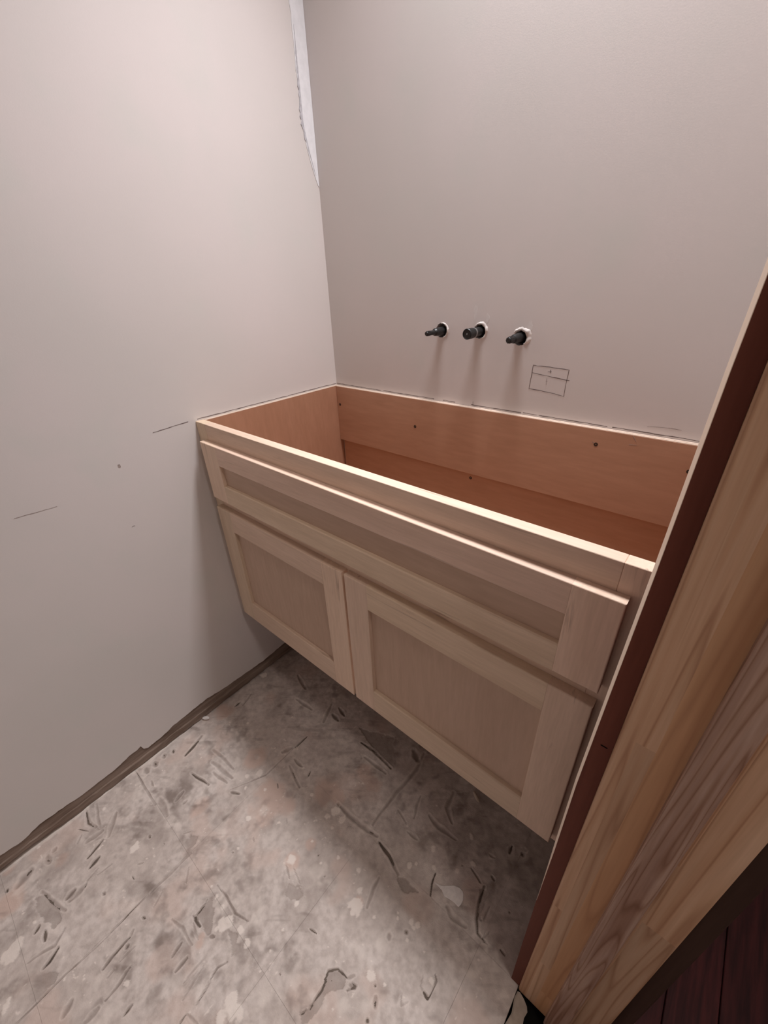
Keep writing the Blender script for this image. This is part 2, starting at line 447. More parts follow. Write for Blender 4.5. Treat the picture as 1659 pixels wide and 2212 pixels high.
for k, (x, z, sx, sz) in enumerate([(0.5145, 1.186, 0.0045, 0.018), (0.548, 1.174, 0.0045, 0.010), (0.438, 1.1405, 0.0035, 0.005), (0.655, 1.160, 0.006, 0.010)]):   # thin filler smears
    pts = []
    for q in range(28):
        a = 2 * math.pi * q / 28; j = 1 + 0.16 * math.sin(3 * a + k) + 0.10 * math.sin(7 * a + 2 * k)
        pts.append((x + sx * j * math.cos(a), 0.0002, z + sz * j * math.sin(a)))
    obj('filler_smear', bm_prism(pts, (0, -0.0004, 0)), FILLER, wall_back)

# ---------------------------------------------------------------- bathroom floor: square tiles under trowelled residue
STROKES = {"g":[[0.0054,2,0.0067,-0.9652,0.1454,-0.9687],[0.0063,0,0.0106,-1.0748,0.0496,-1.0843,0.0841,-1.0877],[0.0085,0,0.0099,-1.1004,0.0476,-1.1058,0.0745,-1.0956],[0.0039,0,0.0413,-1.1286,0.0683,-1.1123],[0.0045,0,0.0635,-1.1276,0.0761,-1.1434],[0.0097,0,0.0982,-1.0877,0.0928,-1.126],[0.0069,1,0.121,-1.0954,0.1349,-1.136],[0.0104,1,0.1553,-1.1174,0.1611,-1.1384],[0.0101,0,0.0818,-1.0497,0.1234,-1.0822],[0.0029,0,0.1789,-1.1237,0.1851,-1.1516,0.1957,-1.1605],[0.0125,0,0.1929,-1.1596,0.1954,-1.1917],[0.0096,1,0.1817,-1.1783,0.1866,-1.1959],[0.0024,0,0.197,-1.1003,0.1922,-1.131],[0.0092,0,0.0452,-1.1815,0.0483,-1.188],[0.012,0,0.0497,-1.201,0.0682,-1.2014],[0.0175,0,0.0518,-1.237,0.062,-1.2678],[0.0083,0,0.1238,-1.2324,0.1633,-1.2213,0.2099,-1.205],[0.0076,1,0.1936,-1.2514,0.2001,-1.2627],[0.0075,1,0.2132,-1.2463,0.2323,-1.2521],[0.005,0,0.2425,-1.2164,0.2589,-1.2406,0.251,-1.2602,0.2461,-1.2859],[0.0072,1,0.268,-1.2357,0.2785,-1.2551,0.2804,-1.2672],[0.0042,2,0.3335,-0.9601,0.3326,-1.0628],[0.0038,2,0.3326,-1.0628,0.331,-1.1089,0.3344,-1.1673],[0.0019,2,0.3344,-1.1673,0.3292,-1.2424,0.3306,-1.3074,0.3313,-1.3243],[0.0119,0,0.1371,-0.9542,0.1966,-0.9597],[0.0032,0,0.274,-0.9508,0.287,-0.9325],[0.0023,0,0.3541,-0.9774,0.3822,-0.9967],[0.0063,1,0.2078,-1.0128,0.2136,-1.0136],[0.0031,1,0.2574,-0.9952,0.2599,-0.995],[0.0068,1,0.2434,-1.1366,0.2489,-1.1351],[0.0051,1,0.3624,-1.0929,0.3705,-1.0905],[0.0035,1,0.2624,-1.0764,0.2716,-1.0769],[0.0029,0,0.2478,-1.0567,0.2552,-1.0472],[0.0062,0,0.368,-1.1149,0.3746,-1.1258],[0.0054,1,0.3746,-1.1258,0.3784,-1.1669,0.3824,-1.1835],[0.0072,1,0.3855,-1.1327,0.3865,-1.1371],[0.0034,0,0.3987,-1.1243,0.3978,-1.1558],[0.0027,0,0.4016,-1.1674,0.4032,-1.1831],[0.005,1,0.4262,-1.1457,0.4321,-1.1684,0.4364,-1.1969],[0.0063,1,0.4846,-1.1633,0.4866,-1.1812],[0.0083,0,0.4375,-1.2115,0.4361,-1.234],[0.0108,0,0.3813,-1.2429,0.3928,-1.2596],[0.0043,1,0.4514,-0.9797,0.456,-1.011,0.4621,-1.0173,0.4815,-1.0152],[0.0051,0,0.4188,-1.0504,0.4519,-1.0425,0.4958,-1.0409],[0.0058,1,0.474,-1.0564,0.4803,-1.0795],[0.0064,1,0.5081,-1.0589,0.5074,-1.0841],[0.0023,0,0.5363,-1.0329,0.5362,-1.0816],[0.0031,0,0.5468,-1.0416,0.5564,-1.0944],[0.0031,0,0.5749,-1.0469,0.5852,-1.0792],[0.0022,0,0.3518,-1.0407,0.366,-1.0682],[0.007,0,0.1809,-0.9269,0.175,-0.9014],[0.0055,0,0.2045,-0.9161,0.2034,-0.9043],[0.0154,0,0.0218,-0.9433,0.0326,-0.9441],[0.0136,0,0.0236,-0.9173,0.0337,-0.919],[0.012,0,0.0214,-0.8888,0.0284,-0.8908],[0.0122,0,0.029,-0.8619,0.0369,-0.8649],[0.0068,0,0.1409,-0.8606,0.2155,-0.846],[0.0092,0,0.0632,-0.7968,0.0734,-0.8466],[0.0051,0,0.0698,-0.9468,0.0874,-0.9507],[0.0069,1,0.0503,-1.2871,0.0561,-1.2869],[0.0091,0,0.0551,-0.7803,0.0769,-0.8461],[0.0072,0,0.126,-0.7809,0.1758,-0.7756,0.2287,-0.7736],[0.0095,0,0.1606,-0.8027,0.2037,-0.7964,0.2499,-0.791],[0.0066,0,0.1897,-0.8171,0.251,-0.8082],[0.0059,0,0.1447,-0.8608,0.2155,-0.8438],[0.007,1,0.2838,-0.812,0.3052,-0.801],[0.0058,3,0.3239,-0.5653,0.3231,-0.6107],[0.004,2,0.3231,-0.6107,0.3192,-0.7209,0.275,-0.8106],[0.0118,0,0.3052,-0.6456,0.3171,-0.6207],[0.0076,0,0.351,-0.6382,0.3864,-0.6381],[0.0074,0,0.354,-0.6598,0.4248,-0.6795],[0.0121,0,0.0444,-0.6493,0.0417,-0.6327],[0.0076,0,0.0462,-0.5871,0.0629,-0.6313],[0.0044,1,0.4153,-0.6287,0.4205,-0.6428],[0.0099,2,0.5425,-0.6381,0.598,-0.6403,0.6472,-0.6339,0.677,-0.6277],[0.0074,1,0.6911,-0.634,0.7464,-0.6462],[0.0065,0,0.7357,-0.6903,0.7389,-0.7123,0.7517,-0.7487],[0.008,1,0.4712,-0.4698,0.5204,-0.4658,0.5959,-0.4723],[0.0084,0,0.5124,-0.4971,0.5936,-0.4926],[0.009,1,0.3335,-0.4289,0.3667,-0.438],[0.011,1,0.3338,-0.4586,0.3634,-0.4639],[0.0091,0,0.3029,-0.4351,0.3277,-0.4985],[0.0102,0,0.1168,-0.4312,0.1849,-0.4527],[0.0093,0,0.1924,-0.4989,0.2633,-0.4915],[0.004,0,0.5406,-0.8193,0.5698,-0.8305],[0.0033,0,0.5593,-0.8105,0.6024,-0.8222],[0.003,0,0.4279,-0.8361,0.4387,-0.8416],[0.0032,0,0.4581,-0.755,0.4704,-0.7603],[0.0028,1,0.3669,-0.7135,0.3796,-0.7208],[0.0046,1,0.5877,-0.7537,0.5896,-0.7528],[0.0041,1,0.4143,-0.8898,0.416,-0.889],[0.0038,1,0.632,-0.7728,0.6338,-0.772],[0.0056,1,0.4522,-1.0156,0.4804,-1.0137],[0.0067,1,0.5147,-1.0089,0.522,-1.0029],[0.0042,1,0.4438,-0.9507,0.481,-0.9469,0.523,-0.9507,0.5589,-0.941],[0.0035,1,0.5811,-1.0042,0.5721,-1.0252,0.5755,-1.0431],[0.0034,0,0.5773,-1.0442,0.5843,-1.0756],[0.0036,1,0.5801,-1.097,0.5835,-1.1131],[0.004,0,0.5831,-1.0957,0.61,-1.0893],[0.0038,1,0.7597,-0.8895,0.7561,-0.8744,0.7705,-0.8598,0.7926,-0.857],[0.0043,1,0.7619,-0.8876,0.7654,-0.9024,0.7655,-0.9361],[0.0038,1,0.807,-0.8551,0.8152,-0.8533,0.8062,-0.8707],[0.0035,1,0.7583,-0.9515,0.7612,-0.9397],[0.0065,0,0.8621,-0.8727,0.8659,-0.8729],[0.0032,1,0.6749,-0.8582,0.6921,-0.8527],[0.0043,1,0.6809,-0.9444,0.6829,-0.9438],[0.0026,0,0.4996,-1.0273,0.4636,-1.0216],[0.0086,2,0.6471,-0.3729,0.6577,-0.4301,0.6482,-0.5146,0.6502,-0.6151],[0.0177,1,0.6178,-0.3891,0.643,-0.4036],[0.0085,0,0.6897,-0.6347,0.7292,-0.6409,0.7689,-0.6547],[0.0061,0,0.7086,-0.4782,0.7161,-0.5095,0.7255,-0.5338],[0.0046,0,0.682,-0.5455,0.7169,-0.5565],[0.0056,0,0.732,-0.5706,0.7628,-0.5674],[0.0091,0,0.7539,-0.5027,0.7833,-0.5096,0.8391,-0.5046],[0.0096,0,0.7738,-0.412,0.781,-0.4563,0.8114,-0.4788],[0.005,1,0.8371,-0.5952,0.841,-0.6174,0.8508,-0.6369],[0.0082,0,0.892,-0.6294,0.9104,-0.6369,0.9436,-0.6315],[0.0045,1,0.899,-0.5311,0.9303,-0.5436],[0.0064,1,0.9408,-0.5442,0.9441,-0.5686,0.9548,-0.6057,0.9684,-0.6244,0.986,-0.6281],[0.0041,0,0.9665,-0.5677,0.9669,-0.5985],[0.0034,0,0.9868,-0.6064,0.981,-0.6245,0.9922,-0.6281],[0.0055,1,0.9456,-0.5151,0.9538,-0.5179],[0.0058,0,0.9228,-0.4779,0.9326,-0.4766],[0.0088,1,0.9563,-0.426,0.9572,-0.4427],[0.0116,1,0.9824,-0.4253,0.985,-0.4266],[0.0045,1,0.8802,-0.54,0.8814,-0.5396],[0.0045,1,1.008,-0.5475,1.0093,-0.5476],[0.005,1,1.019,-0.616,1.0288,-0.6179],[0.0031,0,0.9123,-0.7537,0.9166,-0.7687,0.9366,-0.7745,0.9396,-0.7654],[0.0031,1,0.9317,-0.7352,0.9388,-0.741,0.9396,-0.7699],[0.006,1,0.9277,-0.7708,0.9386,-0.7729],[0.0064,1,0.8457,-0.8279,0.8467,-0.8275],[0.0095,0,0.8575,-0.8406,0.8643,-0.8503],[0.0025,0,0.894,-0.8035,0.9024,-0.8142,0.9101,-0.8033],[0.0087,0,0.8194,-0.7508,0.8248,-0.7556],[0.0087,1,0.8456,-0.7223,0.848,-0.723],[0.0101,0,0.8633,-0.8745,0.8652,-0.874],[0.0048,0,0.794,-0.8571,0.8038,-0.8442],[0.006,0,0.8044,-0.8601,0.8162,-0.8572]],"p":[[0.1262,-1.2459,0.1316,-1.2291,0.1709,-1.218,0.2147,-1.214,0.2267,-1.2323,0.2098,-1.238,0.162,-1.249],[0.2886,-1.2738,0.3118,-1.2472,0.3274,-1.2581,0.3192,-1.2731],[0.2928,-0.9391,0.3115,-0.9274,0.3254,-0.949,0.3138,-0.9586],[0.5756,-0.8351,0.5982,-0.8226,0.6233,-0.832,0.6003,-0.851,0.5814,-0.8547],[0.4365,-0.4387,0.5404,-0.3927,0.5991,-0.465,0.5065,-0.4619],[0.45,-0.9725,0.4831,-0.9806,0.5087,-1.0022,0.5057,-1.0106,0.457,-1.0147],[0.5338,-0.9754,0.559,-0.9663,0.5867,-0.9804,0.5768,-0.9914],[0.7561,-0.8744,0.7735,-0.8586,0.7901,-0.8565,0.797,-0.8735,0.7762,-0.9008,0.7791,-0.9224,0.7793,-0.9408,0.7686,-0.9566,0.7561,-0.9533,0.7649,-0.9319,0.7639,-0.9011,0.7582,-0.8882],[0.7681,-0.6586,0.7932,-0.6506,0.8272,-0.6503,0.7984,-0.6772],[0.9326,-0.554,0.9431,-0.5423,0.9544,-0.5571,0.9563,-0.579,0.9646,-0.6003,0.958,-0.6058,0.9496,-0.5787]],"l":[[0.0123,0.2058,-1.051],[0.0169,0.1975,-1.3021],[0.0031,0.0424,-1.0656],[0.0039,0.2714,-1.3188],[0.0065,0.2784,-1.3244],[0.0064,0.2852,-1.3299],[0.0038,0.292,-1.3353],[0.0055,0.4447,-1.1579],[0.0046,0.1779,-1.2589],[0.0031,0.0042,-1.197],[0.0043,0.0078,-1.2106],[0.0066,0.2786,-0.7586],[0.0102,0.3016,-0.7306],[0.0042,0.3527,-0.747],[0.0066,0.3922,-0.6381],[0.0061,0.4682,-0.6698],[0.0049,0.306,-0.7809],[0.0084,0.381,-0.8222],[0.0089,0.541,-0.6793],[0.013,0.5507,-0.6556],[0.0096,0.5791,-0.6596],[0.0043,0.571,-0.689],[0.0099,0.7182,-0.7385],[0.0154,0.7292,-0.7587],[0.0062,0.7309,-0.7772],[0.0061,0.6896,-0.7125],[0.0044,0.4177,-0.8766],[0.0062,0.6314,-0.7245],[0.0047,0.1356,-0.6594],[0.0028,0.6057,-0.7606],[0.0113,0.0137,-0.5136],[0.005,-0.0108,-0.5755],[0.0048,0.4357,-0.9608],[0.0053,0.4629,-0.9618],[0.0062,0.4915,-0.9641],[0.01,0.5215,-0.9643],[0.0075,0.5574,-0.9617],[0.0078,0.5895,-0.9612],[0.0163,0.5205,-0.9744],[0.0059,0.5139,-0.9949],[0.0158,0.6363,-1.0346],[0.0178,0.6557,-1.0372],[0.0133,0.6418,-1.0535],[0.0027,0.6465,-0.9684],[0.0031,0.6374,-0.9368],[0.0021,0.6307,-0.8979],[0.0122,0.5458,-0.8022],[0.0046,0.5522,-0.7432],[0.0027,0.8019,-0.9057],[0.0051,0.6192,-0.8487],[0.0074,0.8058,-0.5604],[0.005,0.8276,-0.5867],[0.0068,0.7799,-0.6228],[0.004,0.7905,-0.6106],[0.0048,0.8751,-0.5573],[0.0062,0.8988,-0.5213],[0.0061,0.866,-0.4734],[0.0018,0.8115,-0.7105],[0.0017,0.8176,-0.7182],[0.0045,0.8442,-0.703],[0.0053,0.8591,-0.6989],[0.0029,0.855,-0.7078],[0.0024,0.8548,-0.7333],[0.0075,0.7159,-0.7394],[0.005,0.7755,-0.7517],[0.0088,0.8293,-0.8206],[0.0033,0.9001,-0.8029],[0.0077,0.9307,-0.7478],[0.0033,0.8947,-0.7245],[0.0021,1.0066,-0.6798],[0.0019,0.8591,-0.8145]],"r":[[0.0406,0.0891,-1.2857],[0.0305,0.2504,-0.891],[0.0131,0.5071,-1.029],[0.0239,0.0847,-1.1791],[0.0176,0.0026,-1.2743],[0.0422,0.2546,-0.7116],[0.0673,0.3929,-0.7482],[0.0484,0.4941,-0.6358],[0.0363,0.0276,-0.6874],[0.02,0.5446,-0.8027],[0.0149,0.557,-0.7513],[0.0305,0.5255,-0.6314],[0.0111,0.5002,-1.021],[0.0335,0.5482,-0.5287],[0.025,0.5817,-0.5381],[0.013,0.7302,-0.7546]]}
floor = tag(box('floor', (-0.012, YF, -0.04), (1.0705, 0.0, -0.005), SUBFLOOR), kind='structure')

def value_noise(x, y, cell, seed):
    g = np.random.RandomState(seed).rand(512, 512)
    u = x / cell + 131.7; v = y / cell + 77.3
    iu = np.floor(u).astype(int); iv = np.floor(v).astype(int)
    fu = u - iu; fv = v - iv
    fu = fu * fu * (3 - 2 * fu); fv = fv * fv * (3 - 2 * fv)
    a = g[iu % 512, iv % 512]; b = g[(iu + 1) % 512, iv % 512]; c = g[iu % 512, (iv + 1) % 512]; d = g[(iu + 1) % 512, (iv + 1) % 512]
    return (a * (1 - fu) + b * fu) * (1 - fv) + (c * (1 - fu) + d * fu) * fv
def fbm(x, y, cell, seed, octs=4):
    s = 0; amp = 0.5
    for o in range(octs):
        s = s + amp * value_noise(x, y, cell / 2 ** o, seed + o); amp *= 0.5
    return s / (1 - 0.5 ** octs)
def sstep(a, b, t):
    t = np.clip((t - a) / (b - a), 0, 1); return t * t * (3 - 2 * t)

def floor_fields(X, Y):
    """height and wear (dirt, plaster, red stain) at floor points"""
    wx = X + 0.004 * (fbm(X, Y, 0.03, 50, 2) - 0.5); wy = Y + 0.004 * (fbm(X, Y, 0.03, 60, 2) - 0.5)
    big = fbm(X, Y, 0.10, 1, 4); mid = fbm(wx, wy, 0.025, 10, 4); fine = fbm(X, Y, 0.007, 20, 2)
    drag = fbm((wx * 0.8 + wy * 0.6), (wy * 0.8 - wx * 0.6) * 4.0, 0.06, 30, 3)
    h = -0.0018 + 0.0034 * (big - 0.5) + 0.0022 * (mid - 0.5) + 0.0006 * (fine - 0.5) + 0.0014 * (drag - 0.5)
    dirt = 0.55 * sstep(0.50, 0.80, mid) * sstep(0.42, 0.62, big) + 0.35 * sstep(0.50, 0.75, fbm(X, Y, 0.07, 210, 4)) + 0.35 * sstep(0.60, 0.8, drag) * sstep(0.45, 0.6, fbm(X, Y, 0.12, 44, 2))
    plas = 0.45 * sstep(0.62, 0.80, fbm(X, Y, 0.035, 70, 4)) + 0.9 * sstep(0.80, 0.87, fine) * sstep(0.5, 0.66, fbm(X, Y, 0.05, 90, 2))
    red = 0.5 * sstep(0.56, 0.75, fbm(X, Y, 0.09, 80, 3))
    scr = sstep(0.78, 0.86, fbm((wx * 0.75 + wy * 0.66) * 0.35, (wy * 0.75 - wx * 0.66) * 2.2, 0.022, 95, 3))
    h = h - 0.0006 * scr; dirt = dirt + 0.15 * scr
    for g in STROKES['g']:
        w, kind = g[0], g[1]; P = np.array(g[2:]).reshape(-1, 2); r = max(w * 0.62, 0.0022)
        mrg = r * 3 + 0.006
        sel = (X > P[:, 0].min() - mrg) & (X < P[:, 0].max() + mrg) & (Y > P[:, 1].min() - mrg) & (Y < P[:, 1].max() + mrg)
        if not sel.any(): continue
        px, py = wx[sel], wy[sel]; dist = np.full(px.shape, 1e9)
        tt = np.zeros(px.shape); nseg = len(P) - 1
        for i in range(nseg):
            ax, ay = P[i]; bx, by = P[i + 1]; L2 = (bx - ax) ** 2 + (by - ay) ** 2 + 1e-12
            t = np.clip(((px - ax) * (bx - ax) + (py - ay) * (by - ay)) / L2, 0, 1)
            dd = np.hypot(px - ax - t * (bx - ax), py - ay - t * (by - ay))
            tt = np.where(dd < dist, (i + t) / nseg, tt); dist = np.minimum(dist, dd)
        rr = r * (0.55 + 0.45 * np.sin(np.pi * np.clip(tt, 0.06, 0.94)) + 0.35 * (mid[sel] - 0.5))
        core = 1 - sstep(0.2, 1.25, dist / rr)
        rim = np.exp(-((dist / rr - 1.5) / 0.4) ** 2)
        deep = 0.0036 if kind & 1 else 0.0024
        h[sel] -= deep * core; h[sel] += 0.0007 * rim
        dirt[sel] = np.maximum(dirt[sel] * (1 - 0.5 * rim), core * (0.85 if kind & 1 else 0.50) * (0.6 + 0.8 * mid[sel]))
        plas[sel] = np.maximum(plas[sel] * (1 - core), 0.28 * rim)
    jx, jy = X + 0.010 * (fbm(X, Y, 0.012, 120, 2) - 0.5), Y + 0.010 * (fbm(X, Y, 0.012, 130, 2) - 0.5)
    for p in STROKES['p']:
        P = np.array(p).reshape(-1, 2); inside = np.zeros(X.shape, bool); n = len(P)
        for i in range(n):
            x0, y0 = P[i]; x1, y1 = P[(i + 1) % n]
            c = ((y0 > jy) != (y1 > jy)) & (jx < (x1 - x0) * (jy - y0) / (y1 - y0 + 1e-12) + x0)
            inside ^= c
        h[inside] -= 0.0018; dirt[inside] = np.maximum(dirt[inside], 0.50)
    nl = 2.0 * (fbm(X, Y, 0.014, 140, 4) - 0.5); nr = 1.1 * (fbm(X, Y, 0.04, 150, 3) - 0.5)
    for r, x, y in STROKES['l']:
        d = np.hypot(X - x, Y - y) / max(r, 0.003) + nl
        k = 1 - sstep(0.75, 1.0, d)
        h += 0.0011 * k; plas = np.maximum(plas, 0.85 * k); dirt = dirt * (1 - 0.8 * k)
    for r, x, y in STROKES['r']:
        d = np.hypot(X - x, Y - y) / r + nr
        red = np.maximum(red, 0.95 * (1 - sstep(0.5, 1.1, d)))
    crumb = (1 - sstep(0.003, 0.009, X + 0.006 * (fbm(X, Y, 0.02, 170, 3) - 0.5))) * sstep(0.80, 0.90, -Y)
    plas = np.maximum(plas, 0.8 * crumb); h = h + 0.0015 * crumb
    return h, np.clip(dirt, 0, 1), np.clip(plas, 0, 1), np.clip(red, 0, 1)

k = NT('trowelled_tile_residue')
at_ = k.n('ShaderNodeAttribute', attribute_name='wear')
sp = k.n('ShaderNodeSeparateColor'); k.l(at_.outputs['Color'], sp.inputs[0])
tc = k.n('ShaderNodeTexCoord')
n1 = k.n('ShaderNodeTexNoise', i_Scale=6.0, i_Detail=4.0); n2 = k.n('ShaderNodeTexNoise', i_Scale=70.0, i_Detail=4.0); n3 = k.n('ShaderNodeTexNoise', i_Scale=380.0, i_Detail=2.0)
geo = k.n('ShaderNodeNewGeometry')
for nd in (n1, n2, n3): k.l(geo.outputs['Position'], nd.inputs['Vector'])
base = k.ramp(n1.outputs['Fac'], [(0.35, (0.53, 0.45, 0.40)), (0.65, (0.63, 0.55, 0.50))])
base = k.mix(k.ramp(n2.outputs['Fac'], [(0.33, (0.75, 0.75, 0.75)), (0.62, (0, 0, 0))]), base, (0.42, 0.35, 0.31))
c = k.mix(sp.outputs[2], base, (0.56, 0.42, 0.355))
c = k.mix(sp.outputs[1], c, (0.74, 0.65, 0.58))
c = k.mix(sp.outputs[0], c, (0.21, 0.165, 0.14))
k.set(c, 0.78, 0.25)
k.bump(n3.outputs['Fac'], 0.5, 0.0012)
TILE = k.mat

GX = [-0.012, 0.0050, 0.3300, 0.6550, 0.9800, 1.0700]
GY = [-1.8999, -1.6150, -1.2900, -0.9650, -0.6400, -0.3150, -0.001]
GAP = 0.00015
def floor_tile(x0, x1, y0, y1):
    coarse = y1 < -1.45 or y0 > -0.33
    st = 0.010 if coarse else 0.0021
    x0 += GAP; x1 -= GAP; y0 += GAP; y1 -= GAP
    nx = max(2, int((x1 - x0) / st) + 1); ny = max(2, int((y1 - y0) / st) + 1)
    xs = np.linspace(x0, x1, nx); ys = np.linspace(y0, y1, ny)
    X, Y = np.meshgrid(xs, ys)
    h, d, p, r = floor_fields(X.ravel(), Y.ravel())
    h = h.reshape(ny, nx)
    cx, cy = (x0 + x1) / 2, (y0 + y1) / 2
    co = np.stack([X.ravel() - cx, Y.ravel() - cy, h.ravel()], 1).astype(np.float32)
    idx = np.arange(nx * ny).reshape(ny, nx)
    quads = np.stack([idx[:-1, :-1], idx[:-1, 1:], idx[1:, 1:], idx[1:, :-1]], -1).reshape(-1, 4).astype(np.int32)
    ring = np.concatenate([idx[0, :-1], idx[:-1, -1], idx[-1, :0:-1], idx[:0:-1, 0]]); nr = len(ring)
    top = co[ring]; bot = top.copy(); bot[:, 2] = -0.006            # side faces with vertices of their own
    b0 = len(co); co = np.concatenate([co, top, bot]); k = np.arange(nr, dtype=np.int32); k2 = (k + 1) % nr
    quads = np.concatenate([quads, np.stack([b0 + k2, b0 + k, b0 + nr + k, b0 + nr + k2], 1).astype(np.int32)])
    d, p, r = [np.concatenate([q, q[ring], q[ring]]) for q in (d, p, r)]
    me = bpy.data.meshes.new('floor_tile')
    me.vertices.add(len(co)); me.vertices.foreach_set('co', co.ravel())
    me.loops.add(quads.size); me.loops.foreach_set('vertex_index', quads.ravel())
    me.polygons.add(len(quads)); me.polygons.foreach_set('loop_start', np.arange(0, quads.size, 4, dtype=np.int32))
    me.update(calc_edges=True)
    a = me.attributes.new('wear', 'FLOAT_COLOR', 'POINT')
    a.data.foreach_set('color', np.stack([d, p, r, np.ones_like(d)], 1).astype(np.float32).ravel())
    me.shade_smooth(); me.materials.append(TILE)
    o = bpy.data.objects.new('floor_tile', me); link(o, floor)
    o.location = Vector((cx, cy, 0)) - wloc(floor)
for x0, x1 in zip(GX, GX[1:]):
    for y0, y1 in zip(GY, GY[1:]):
        floor_tile(x0, x1, y0, y1)

# hall floor of dark red boards, and the bare gap under the door
floor_hall = tag(box('floor_hall', (1.0705, YF, -0.06), (2.3, 0.8, -0.022), HOLE), kind='structure')
x = 1.135
while x < 2.25:
    box('floorboard', (x, YF, -0.020), (min(x + 0.0815, 2.2995), 0.7995, -0.004), REDWOOD, floor_hall, 0.0012, 1)
    x += 0.083

# loose bits lying on the floor
FAN = [(0.8451, -0.6125), (0.8632, -0.6068), (0.8736, -0.5975), (0.8836, -0.5884), (0.8978, -0.5828), (0.9060, -0.5840), (0.9103, -0.5876), (0.9156, -0.5981), (0.9150, -0.6080), (0.913, -0.6148), (0.9014, -0.6143), (0.8904, -0.616), (0.877, -0.6197), (0.8677, -0.6138)]
bm = bm_prism([(x, y, -0.0004) for x, y in FAN], (0, 0, 0.0022))
bmesh.ops.bevel(bm, geom=[e for e in bm.edges if e.verts[0].co.z > 0.001 and e.verts[1].co.z > 0.001], offset=0.0007, segments=1, affect='EDGES')
tag(obj('plaster_flake', bm, PLASTER), 'flat pale fan-shaped plaster flake lying on the floor near the door jamb', 'debris', 'loose bits of debris on the floor')
def lump(name, c, size, rz, label, seed, mat=PLASTER):
    bm = bmesh.new(); bmesh.ops.create_icosphere(bm, subdivisions=3, radius=1.0); rn = random.Random(seed)
    ph = [rn.uniform(0, 6) for _ in range(6)]
    for v in bm.verts:
        n = v.co.copy(); j = 1 + 0.14 * math.sin(3.1 * n.x + ph[0]) * math.sin(2.7 * n.y + ph[1]) + 0.10 * math.sin(5 * n.z + ph[2] + 4 * n.x)
        n = Vector((n.x * size[0], n.y * size[1], n.z * size[2])) * j
        q = Matrix.Rotation(rz, 3, 'Z') @ n
        v.co = Vector(c) + q
    o = obj(name, bm, mat, smooth=True)
    return tag(o, label, 'debris', 'loose bits of debris on the floor')
lump('plaster_chip', (0.0125, -0.740, 0.0040), (0.0125, 0.0062, 0.0045), 0.6, 'small white plaster chip on the floor against the left wall', 4)
lump('wood_chip', (0.830, -0.385, 0.0045), (0.0165, 0.0048, 0.0048), -0.55, 'pale oval wood chip in the shade at the foot of the right cabinet door', 6, mat_plain('pale_wood_chip', (0.55, 0.45, 0.36), 0.8, 0.2))

# broken pale threshold lump where the floor ends at the jamb
TH = [(1.0720, -0.648), (1.0765, -0.6465), (1.086, -0.650), (1.0945, -0.6555), (1.0985, -0.662), (1.0965, -0.672), (1.0990, -0.690), (1.1030, -0.720), (1.105, -1.42), (1.0735, -1.42), (1.0712, -0.7066), (1.0752, -0.6818), (1.0706, -0.6599)]
bm = bm_prism([(x, y, -0.022) for x, y in TH], (0, 0, 0.020))
bmesh.ops.bevel(bm, geom=[e for e in bm.edges if e.verts[0].co.z > -0.01 and e.verts[1].co.z > -0.01], offset=0.002, segments=2, affect='EDGES')
tag(obj('trim_1', bm, mat_plain('threshold_mortar', (0.40, 0.33, 0.27), 0.9, 0.1, noise=0.15, nscale=60)), 'pale broken mortar strip at the doorway beside the pine jamb', kind='structure')

# ---------------------------------------------------------------- door frame: finger-jointed pine jamb, stop, brown casings
door = tag(empty('door_1', (1.135, -0.64, 0.0)), 'unfinished pine door jamb with stop and brown stained casing', kind='structure')
JY0, JY1 = YD0, YD0 + 0.019
Z0 = -0.004
LAM = [(XR, 1.0866, [Z0, 0.42, 1.37, 2.06]), (1.0866, 1.1040, [Z0, 0.20, 0.845, 1.62, 2.06]), (1.1040, 1.1310, [Z0, 0.09, 1.18, 2.06]), (1.1310, 1.1630, [Z0, 0.7, 1.5, 2.06]), (1.1630, XH, [Z0, 0.55, 1.25, 2.06])]
for j, (xa, xb, zs) in enumerate(LAM):
    for za, zb in zip(zs, zs[1:]):
        bm = bm_box((xa, JY0, za), (xb, JY1, zb))
        if j == 0:                                    # eased arris on the bathroom side
            ed = [e for e in bm.edges if all(abs(v.co.x - xa) < 1e-6 and abs(v.co.y - JY0) < 1e-6 for v in e.verts)]
            bmesh.ops.bevel(bm, geom=ed, offset=0.0035, segments=4, affect='EDGES', profile=0.5)
        obj('jamb_block', bm, PINE_ORANGE if j == 2 else PINE, door)
bm = bm_box((1.1272, JY0 - 0.011, Z0), (1.1580, JY0, 2.06))
ed = [e for e in bm.edges if all(abs(v.co.y - (JY0 - 0.011)) < 1e-6 for v in e.verts) and abs(e.verts[0].co.z - e.verts[1].co.z) > 1]
bmesh.ops.bevel(bm, geom=ed, offset=0.0022, segments=3, affect='EDGES', profile=0.5)
obj('door_stop', bm, PINE_DARK, door)
# casing on the bathroom side: brown board, slightly bowed, lamp light on its arris painted as a cream strip
BOW = [(-0.002, 1.0540), (0.20, 1.0520), (0.38, 1.0507), (0.55, 1.0485), (0.7145, 1.0474), (0.88, 1.0492), (1.04, 1.0513), (1.20, 1.0525), (1.27, 1.0538), (1.60, 1.0545), (2.12, 1.0545)]
def loft(prof, zmin=-1.0):
    """prof(x_face) -> closed (x, y) section"""
    bm = bmesh.new(); rings = []
    for z, xf in [q for q in BOW if q[0] >= zmin]:
        rings.append([bm.verts.new((x, y, z)) for x, y in prof(xf, z)])
    n = len(rings[0])
    for a, b in zip(rings, rings[1:]):
        for k in range(n): bm.faces.new((a[k], a[(k + 1) % n], b[(k + 1) % n], b[k]))
    bm.faces.new(rings[0]); bm.faces.new(list(reversed(rings[-1])))
    bmesh.ops.recalc_face_normals(bm, faces=bm.faces)
    return bm
CY0, CY1 = -0.640, -0.5130
